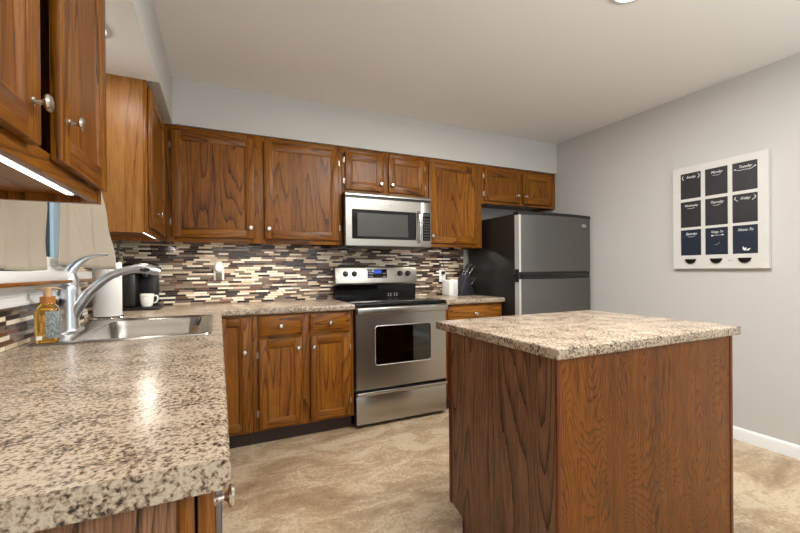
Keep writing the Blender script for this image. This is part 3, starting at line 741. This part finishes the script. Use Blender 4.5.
# storage drawer
b = MB().box(.002, rw - .002, -.010, .028, .030, .262, .004); dr = b.build('storage_drawer', ss, rg)
b = MB().prism([(-.010, .262), (-.030, .268), (-.032, .258), (-.028, .244), (-.010, .236)], 'x', .004, rw - .004, .002); b.build('pull_lip', ss, dr)
# backguard
BG = .490
b = MB().prism([(BG + .09, .9165), (BG + .035, .9165), (BG + .030, 1.035), (BG + .09, 1.035)], 'x', 0, rw); b.build('backguard_base', black_gl, rg)
b = MB().prism([(BG + .095, 1.033), (BG + .012, 1.033), (BG + .006, 1.05), (BG + .028, 1.185), (BG + .04, 1.195), (BG + .095, 1.195)], 'x', -.004, rw + .004, .003); bg = b.build('backguard', ss, rg)
Mg = Matrix.Translation((0, BG + .0172, 1.118)) @ Matrix.Rotation(R(-9.3), 4, 'X')
for x in (.085, .165, rw - .165, rw - .085):
    k_ = MB().lathe([(0, 0), (.024, 0), (.024, .004), (.019, .008), (.018, .024), (.015, .027), (0, .027)], (x, 0, .012), '-y', 24, M=Mg).box(x - .003, x + .003, -.030, -.024, -.004, .028, .001, M=Mg)
    k_.build('knob', black_pl, bg)
dsp = MB().box(.285, .470, -.004, .002, -.026, .050, .002, M=Mg).build('control_display', black_gl, bg)
MB().box(.342, .415, -.0048, -.0038, .014, .042, M=Mg).build('clock_window', emit('blue_display', lin(24, 70, 190), .6), dsp)
b = MB()
for k in range(3):
    for j in range(2):
        for x in (.296, .428): b.box(x + k * .013, x + k * .013 + .008, -.0046, -.0038, -.016 + j * .026, -.011 + j * .026, M=Mg)
b.build('button_marks', simple('pale_print', lin(190, 190, 190), .5), dsp)

def text_mesh(s, size, mat, parent, M, name='lettering', shear=0.0, depth=.0004, sx=1.0):
    cu = bpy.data.curves.new('t', 'FONT'); cu.body = s; cu.size = size; cu.align_x = 'CENTER'; cu.align_y = 'CENTER'; cu.shear = shear; cu.extrude = depth; cu.resolution_u = 3
    t = bpy.data.objects.new('t', cu); COL.objects.link(t)
    dg = bpy.context.evaluated_depsgraph_get(); me = bpy.data.meshes.new_from_object(t.evaluated_get(dg))
    bpy.data.objects.remove(t); bpy.data.curves.remove(cu)
    me.transform(M @ Matrix.Rotation(R(90), 4, 'X') @ Matrix.Scale(sx, 4, (1, 0, 0)))
    me.materials.clear(); me.materials.append(mat)
    me.name = name; o = bpy.data.objects.new(name, me); COL.objects.link(o); o.parent = parent
    return o
dark_txt = simple('dark_lettering', lin(70, 70, 74), .4); light_txt = simple('light_lettering', lin(225, 225, 225), .5)
def emblem(parent, x, y, z, w, lightm, txt='Whirlpool', M0=None):
    M0 = M0 or Matrix()
    P = [(x + w / 2 * math.cos(2 * math.pi * k / 32), y - .001, z + w * .2 * math.sin(2 * math.pi * k / 32)) for k in range(33)]
    e = MB().tube(P, .0012, 6, M=M0).build('emblem', lightm, parent)
    text_mesh(txt, w * .17, lightm, e, M0 @ Matrix.Translation((x, y - .0006, z)), shear=.2)
emblem(bg, rw / 2 + .01, 0, -.050, .055, light_txt, M0=Mg)
b = MB()          # burner position marks on the black panel
for cx in (.50, .56):
    for dx, dz in ((-.012, .008), (.012, .008), (-.012, -.008), (.012, -.008)):
        b.box(cx + dx - .004, cx + dx + .004, BG + .0315, BG + .034, .940 + dz - .003, .940 + dz + .003)
b.build('burner_marks', light_txt, rg)

# ------------------------------------------------------------------ microwave
mw = thing('microwave_oven', 'stainless over-the-range microwave hung above the range', 'microwave', (.886, 2.905, 1.352))
mww, mh = .758, .418
MB().box(0, mww, .03, BY - 2.905 - .012, .0, mh, .003).build('body', black_pl, mw)
b = MB().prism([(.03, mh), (-.004, mh), (-.010, mh - .010), (-.010, mh - .022), (.03, mh - .022)], 'x', 0, mww); b.build('top_trim', ss, mw)
MB().box(.004, mww - .004, .004, .03, mh - .042, mh - .0225).build('vent_grille', black_pl, mw)
dw = .655
wx0, wx1, wz0, wz1 = .053, .612, .055, .285
b = framed(MB(), 0, dw, 0, mh - .043, wx0, wx1, wz0, wz1, -.012, .03, .006)
md = b.build('door', ss, mw, smooth=15)
MB().box(wx0, wx1, -.008, .02, wz0, wz1).build('door_window', black_gl, md)
mesh_m = simple('grey_screen_window', lin(62, 62, 59), .3, noise=.06, nscale=900)
MB().box(wx0 + .045, wx1 - .075, -.0088, -.0078, wz0 + .022, wz1 - .025).build('window_screen', mesh_m, md)
hp = smoothline([(.628, -.012, .030), (.632, -.035, .05), (.634, -.052, .16), (.632, -.035, .27), (.628, -.012, .290)], 7)
MB().tube(hp, .011, 14, flat=(1, .8)).build('handle', chrome, md)
emblem(md, .375, -.0122, .322, .058, light_txt)
cp = MB().box(dw + .003, mww, -.012, .03, 0, mh - .043, .004).build('control_panel', ss, mw)
kp = MB().box(dw + .017, mww - .012, -.0145, -.011, .052, .288, .002).build('keypad', black_gl, cp)
b = MB()
for j in range(8):
    for k in range(3): b.box(dw + .026 + k * .022, dw + .039 + k * .022, -.0152, -.0143, .066 + j * .0235, .0735 + j * .0235)
b.build('key_marks', simple('key_print', lin(84, 84, 86), .5), kp)
MB().box(dw + .024, mww - .020, -.0152, -.0143, .258, .278).build('key_display', simple('dim_display', lin(44, 60, 66), .2), kp)
# underside lamp plates
MB().box(.1, .66, .06, .3, -.003, .0).build('grease_filter', simple('filter_grey', lin(120, 118, 114), .5, .8), mw)

# ------------------------------------------------------------------ refrigerator
FX0, FX1 = 2.268, 3.128; fwid = FX1 - FX0
fr_ = thing('refrigerator', 'grey stainless top-freezer refrigerator with black sides in the back right corner', 'refrigerator', (FX0, 2.535, 0))
FH = 1.648
MB().box(0, fwid, .045, .72, .06, FH - .02, .006).build('cabinet_body', black_side, fr_)
MB().box(.01, fwid - .01, .06, .70, .0, .06).build('kick_grille', black_pl, fr_)
def bow(x, d=.042): t = (x / fwid) * 2 - 1; return -d * (1 - t * t)
def bowed(name, z0, z1, mat, parent, xa=0, xb=None, dd=.042, push=0.0, back=.045):
    xb = fwid if xb is None else xb
    n = 20; P = [(xa + (xb - xa) * k / n, bow(xa + (xb - xa) * k / n, dd) + push) for k in range(n + 1)] + [(xb, back), (xa, back)]
    return MB().prism(P, 'z', z0, z1, 0).build(name, mat, parent, smooth=30)
fd = bowed('freezer_door', 1.136, FH - .032, ss_f, fr_, .022, fwid - .006)
bowed('door_edge', 1.136, FH - .032, simple('bright_trim_steel', lin(200, 200, 198), .4, .35), fd, .004, .0215, push=-.006)
bowed('top_cap', FH - .031, FH - .006, black_pl, fr_, .0, fwid, push=-.003)
bd = bowed('handle_band', 1.074, 1.135, black_pl, fr_, .004, fwid - .004, push=.006)
m_ = MB(); hpts = [(.03 + (fwid - .06) * k / 24, bow(.03 + (fwid - .06) * k / 24) - .004, 1.103 + .012 * math.sin((k / 24 - .35) * 3.2) * (k / 24)) for k in range(25)]
m_.tube(hpts, .008, 10, flat=(1, 1.2)); m_.build('handle_lip', simple('gloss_black_grip', lin(12, 12, 13), .15), bd)
MB().lathe([(0, 0), (.008, 0), (.008, .003), (0, .004)], (.40, bow(.40) - .001, 1.105), '-y', 16).build('lock_badge', chrome, bd)
bowed('fridge_door', .075, 1.073, ss_f, fr_, .022, fwid - .006)
bowed('door_edge', .075, 1.073, bpy.data.materials['bright_trim_steel'], fr_, .004, .0215, push=-.006)
MB().box(-.008, .012, -.006, .05, 1.05, 1.16, .004).box(-.012, .004, .03, .075, 1.085, 1.125, .003).build('middle_hinge', black_pl, fr_)
MB().box(.02, .08, .0, .08, FH - .02, FH + .0, .003).build('top_hinge', black_pl, fr_)
emblem(fd, fwid - .11, bow(fwid - .11) - .002, 1.548, .062, light_txt)

# ------------------------------------------------------------------ island
IX0, IX1, IY0, IY1 = .952, 1.948, .902, 1.505
il = thing('kitchen_island', 'oak kitchen island cabinet with plain veneer sides standing mid-floor', 'kitchen island', (IX0, IY0, 0))
iw, idp = IX1 - IX0, IY1 - IY0
b = MB(); b.mat(0).box(.008, iw - .008, .008, idp, .102, .874).mat(1).box(.008, iw - .008, .008, idp - .07, 0, .102); b.build('carcass', [wz, toe_m], il)
side = [(0, 0), (idp - .095, 0), (idp - .095, .065), (idp - .075, .080), (idp - .01, .100), (idp, .100), (idp, .875), (0, .875)]
MB().prism(side, 'x', 0, .0075).build('side_panel', isl_side, il)
o = MB().prism(side, 'x', iw - .0075, iw).build('side_panel', isl_side, il)
MB().box(.0005, iw - .0005, -.006, .0075, 0, .875).build('back_panel', isl_front, il)
MB().box(-.001, .014, -.008, -.0055, 0, .875, .001).build('corner_trim', trim_wood, il)
MB().box(iw - .018, iw + .002, -.009, .004, 0, .875, .002).build('corner_trim', trim_wood, il)
# face frame + doors on the range side
b = MB().mat(0)
for a, c in ((-.003, .04), (iw / 2 - .03, iw / 2 + .03), (iw - .04, iw + .003)): b.box(a, c, idp + .0005, idp + .019, .100, .875)
b.mat(1).box(.04, iw - .04, idp + .0005, idp + .0185, .10, .13).box(.04, iw - .04, idp + .0005, idp + .0185, .84, .875).box(.04, iw - .04, idp + .0005, idp + .0185, .69, .73)
b.build('face_frame', [trim_wood, wx, wy], il)
dr_ = thing('t', '', '', (0, 0, 0)); bpy.data.objects.remove(dr_)
for (a, c) in ((.02, iw / 2 - .012), (iw / 2 + .012, iw - .02)):
    for kind, z0, z1 in (('drawer', .725, .855), ('door', .118, .706)):
        b = MB(); yb_, yf_ = idp + .0195, idp + .039
        if kind == 'drawer': b.mat(1).box(a, c, yb_, yf_, z0, z1, .004)
        else:
            s = .05
            b.mat(0).box(a, a + s, yb_, yf_, z0, z1, .003).box(c - s, c, yb_, yf_, z0, z1, .003).mat(1).box(a + s, c - s, yb_, yf_ - .0005, z0, z0 + s, .002).box(a + s, c - s, yb_, yf_ - .0005, z1 - s, z1, .002).mat(0).box(a + s - .002, c - s + .002, yb_ + .002, yf_ - .009, z0 + s - .002, z1 - s + .002)
        o = b.build(kind, WOODS, il)
        kx = (a + c) / 2 if kind == 'drawer' else (c - .025 if a < .3 else a + .025)
        MB().lathe(KNOB, (kx, yf_, (z0 + z1) / 2 if kind == 'drawer' else .64), 'y', 24).build('knob', nickel, o)
o = slab('island_countertop', [.938, 1.984], [.876, 1.622], lambda x, y: True, CB + .003, CT, lambda a, c: True, bev=.008)
tag(o, 'speckled beige square countertop on top of the oak island', 'countertop')

# ------------------------------------------------------------------ chalkboard window organiser on the right wall (local x -> -world y)
BY0, BY1, BZ0, BZ1 = 1.239, 1.806, 1.152, 1.900
cbd = thing('chalkboard_organizer', 'white framed window-pane weekly chalkboard hung on the right wall', 'chalkboard', (RX - .001, BY1, BZ0), R(-90))
bw, bh = BY1 - BY0, BZ1 - BZ0
xs = [(.052, .188), (.213, .350), (.375, .512)]; zs = [(1.664 - BZ0, 1.852 - BZ0), (1.454 - BZ0, 1.643 - BZ0), (1.249 - BZ0, 1.436 - BZ0)]
b = MB()
edgesx = [0, .052, .188, .213, .350, .375, .512, bw]
for k in (0, 2, 4, 6): b.box(edgesx[k], edgesx[k + 1], -.030, -.0005, 0, bh)
zz_ = [0, zs[2][0], zs[2][1], zs[1][0], zs[1][1], zs[0][0], zs[0][1], bh]
for k in (0, 2, 4, 6):
    for (a, c) in xs: b.box(a - .001, c + .001, -.02995, -.0007, zz_[k], zz_[k + 1])
b.build('frame', simple('distressed_white_paint', lin(206, 204, 199), .5, noise=.05, nscale=14), cbd)
chalk = simple('chalkboard_black', lin(40, 40, 43), .45, noise=.15, nscale=20); chalkb = simple('chalkboard_navy', lin(28, 37, 52), .4, noise=.2, nscale=20)
chk = simple('chalk_white', lin(232, 232, 232), .8)
WORDS = [['Sunday', 'Monday', 'Tuesday'], ['Wednesday', 'Thursday', 'Friday'], ['Saturday', 'Things To', 'Notes To']]
for j in range(3):
    for k in range(3):
        (a, c), (z0, z1) = xs[k], zs[j]
        p_ = MB().box(a, c, -.025, -.004, z0, z1).build('chalkboard_pane', chalkb if j == 2 else chalk, cbd)
        cx = (a + c) / 2; zt = z1 - .030
        text_mesh(WORDS[j][k], .025 if len(WORDS[j][k]) < 9 else .022, chk, p_, Matrix.Translation((cx, -.0256, zt)), shear=.45, sx=.85)
        b = MB(); yv = -.0258
        if (j, k) in ((0, 0), (1, 2)):
            for sgn in (-1, 1): b.tube(smoothline([(cx + sgn * .050, yv, zt + .014), (cx + sgn * .056, yv, zt), (cx + sgn * (.047 if j == 0 else .038), yv, zt - .016)], 4), .0018, 6)
        elif (j, k) == (0, 2):
            b.tube(smoothline([(cx - .055, yv, zt - .012), (cx - .03, yv, zt - .022), (cx, yv, zt - .020), (cx + .03, yv, zt - .022), (cx + .055, yv, zt - .006)], 4), .0014, 6)
            for sgn in (-1, 1): b.cyl((cx + sgn * .055, yv + .001, zt - .010 + sgn * .003), .004, .0015, '-y', 10)
        elif (j, k) == (2, 1):
            b.tube([(cx - .02, yv, zt - .024), (cx + .03, yv, zt - .022)], .0012, 6).box(cx - .033, cx - .022, yv, yv + .0006, zt - .028, zt - .020).box(cx + .030, cx + .041, yv, yv + .0006, zt - .026, zt - .018)
            b.tube(smoothline([(cx - .01, yv, zt - .09), (cx + .005, yv, zt - .084), (cx + .02, yv, zt - .072)], 4), .0007, 6)
        elif (j, k) == (2, 2):
            for (dx, ang, ln) in ((-.012, 110, .032), (-.002, 85, .026), (.014, 35, .030)):
                M3 = Matrix.Translation((cx + dx * .3, yv, z0 + .018)) @ Matrix.Rotation(-R(ang - 90), 4, 'Y')
                b.prism([(-.001, 0), (.006, ln * .4), (.001, ln), (-.006, ln * .5)], 'y', 0, .0008, M=M3)
        else:
            b.tube(smoothline([(cx - .022, yv, zt - .019), (cx, yv, zt - .022), (cx + .024, yv, zt - .018)], 4), .0011, 6)
        b.build('chalk_flourish', chk, p_)
blk = simple('black_iron_cup', lin(30, 28, 27), .4, .5)
for (a, c) in xs:
    cx = (a + c) / 2; P = [(cx - .036, 1.222 - BZ0)] + [(cx + .036 * math.cos(t_), 1.222 - BZ0 - .034 * math.sin(t_)) for t_ in [math.pi * q / 12 for q in range(11, 0, -1)]] + [(cx + .036, 1.222 - BZ0)]
    MB().prism(P, 'y', -.040, -.0302, .002).build('cup_pull', blk, cbd)
MB().cyl((.355, -.0302, .055), .003, .001, '-y', 8).cyl((.37, -.0302, .055), .003, .001, '-y', 8).build('screw_holes', dark_txt, cbd)

# ------------------------------------------------------------------ curtains
def curtain(name, label, grid, mat=curt_m, nu=48, nv=40):
    b = bmesh.new(); V = [[b.verts.new(grid(i / nu, j / nv)) for i in range(nu + 1)] for j in range(nv + 1)]
    for j in range(nv):
        for i in range(nu): b.faces.new((V[j][i], V[j][i + 1], V[j + 1][i + 1], V[j + 1][i]))
    bmesh.ops.recalc_face_normals(b, faces=b.faces[:])
    m_ = MB(); m_._fin(b); o = m_.build(name, mat, smooth=80)
    md_ = o.modifiers.new('thick', 'SOLIDIFY'); md_.thickness = .003; md_.offset = 0
    return tag(o, label, 'curtain', 'window curtains')
ZT = 1.985
def gl(u, v):     # v: 0 top, 1 bottom
    z = ZT - v * (ZT - 1.170)
    y = 1.385 + u * (.425 + .04 * v)
    x = -.582 + (.022 * math.sin(u * 22 + .7) + .008 * math.sin(u * 9 - 1 + v * 2)) * (1 - .5 * v) + .006 * math.sin(v * 5 + u * 4) + .004 * math.sin(v * 21 + u * 6) * v
    return (x, y, z + .004 * math.sin(u * 7) * v)
c1 = curtain('window_curtain', 'oatmeal cloth curtain panel at the left side of the sink window', gl)
def gr(u, v):
    z = ZT - v * (ZT - (1.188 - .012 * u))
    y = 2.120 + u * (.155 + .02 * v) - .085 * v ** 1.3 * (1 - u)
    fold = .024 * math.sin(u * 12 + .4 + v * 1.2) * (1 - .35 * v) + .004 * math.sin(u * 25 - v * 3)
    flare = .125 * u ** 1.2 * v ** .8
    dent = -.040 * math.exp(-((u - .45 - .5 * (v - .7)) / .09) ** 2) * math.exp(-((v - .74) / .16) ** 2)
    return (-.600 + .014 * u + fold * (.25 + .6 * u) + flare + dent * u + .004 * math.sin(v * 24 + u * 5) * v * u, y, z + .004 * math.sin(u * 5 + 1) * v)
c2 = curtain('window_curtain', 'oatmeal cloth curtain panel gathered at the right, hanging over paper towels', gr)
b = MB().cyl((-.585, WY0 - .06, ZT + .012), .006, WY1 - WY0 + .115, 'y', 12)
b.cyl((-.601, WY0 - .05, ZT + .012), .005, .02, 'x', 10).cyl((-.601, WY1 + .045, ZT + .012), .005, .02, 'x', 10)
o = b.build('curtain_rod', white_m); tag(o, 'slim white curtain rod across the top of the sink window', 'curtain rod')

# ------------------------------------------------------------------ lamps
def strip(label, loc, rz, ln, power, name='under_cabinet_light', hw=.012, col=(1, .93, .82)):
    r = thing(name, label, 'light strip', loc, rz)
    MB().box(0, ln, -hw, hw, -.009, 0, .002).build('housing', simple('aluminium', lin(200, 200, 205), .35, .8), r)
    MB().box(.01, ln - .01, -hw + .004, hw - .004, -.0112, -.0085, .001).build('lens', led_m, r)
    l = bpy.data.lights.new('strip_glow', 'AREA'); l.shape = 'RECTANGLE'; l.size = ln - .02; l.size_y = hw * 1.4; l.energy = power; l.color = col
    lo = bpy.data.objects.new('strip_glow', l); COL.objects.link(lo); lo.parent = r; lo.location = (ln / 2, 0, -.014)
    return r
UZ = UB + .022
strip('bright LED light strip under the near left wall cabinet', (-.366, .55, UZ), RZ, .80, 1.5, col=(1, .92, .82))
strip('short LED light strip under the narrow cabinet right of the window', (-.362, 2.38, UZ), RZ, .52, 2.2)
strip('LED light strip under the large wall cabinet in the back corner', (-.10, 3.012, UZ), 0, .70, 3.0)
strip('LED light strip under the wall cabinet above the knife block', (1.72, 3.012, UZ), 0, .42, 1.2)
soft_lens = emit('frosted_lens', (1, 0.98, 0.95, 1), 1.1)
def downlight(label, x, y, z, rad, power, name='recessed_light', lens_m=lamp_m):
    r = thing(name, label, 'ceiling light', (x, y, z))
    MB().lathe([(rad * .78, 0), (rad, -.002), (rad * 1.02, -.006), (rad * .8, -.008), (rad * .78, 0)], seg=40).build('trim_ring', simple('lamp_trim_grey', lin(196, 196, 194), .4), r)
    MB().lathe([(0, -.0045), (rad * .77, -.0045), (rad * .77, -.001), (0, -.001)], seg=40).build('lens', lens_m, r)
    l = bpy.data.lights.new('bulb', 'AREA'); l.shape = 'DISK'; l.size = rad * 1.4; l.energy = power; l.color = (1, .95, .87)
    lo = bpy.data.objects.new('bulb', l); COL.objects.link(lo); lo.parent = r; lo.location = (0, 0, -.012)
    return r
downlight('round recessed light in the white soffit underside above the sink', -.462, 1.905, SZ - .0035, .078, 2.6, lens_m=soft_lens)
downlight('round ceiling light above the island, at the top edge of view', 1.735, 1.175, CZ - .0005, .09, 10, 'ceiling_light')
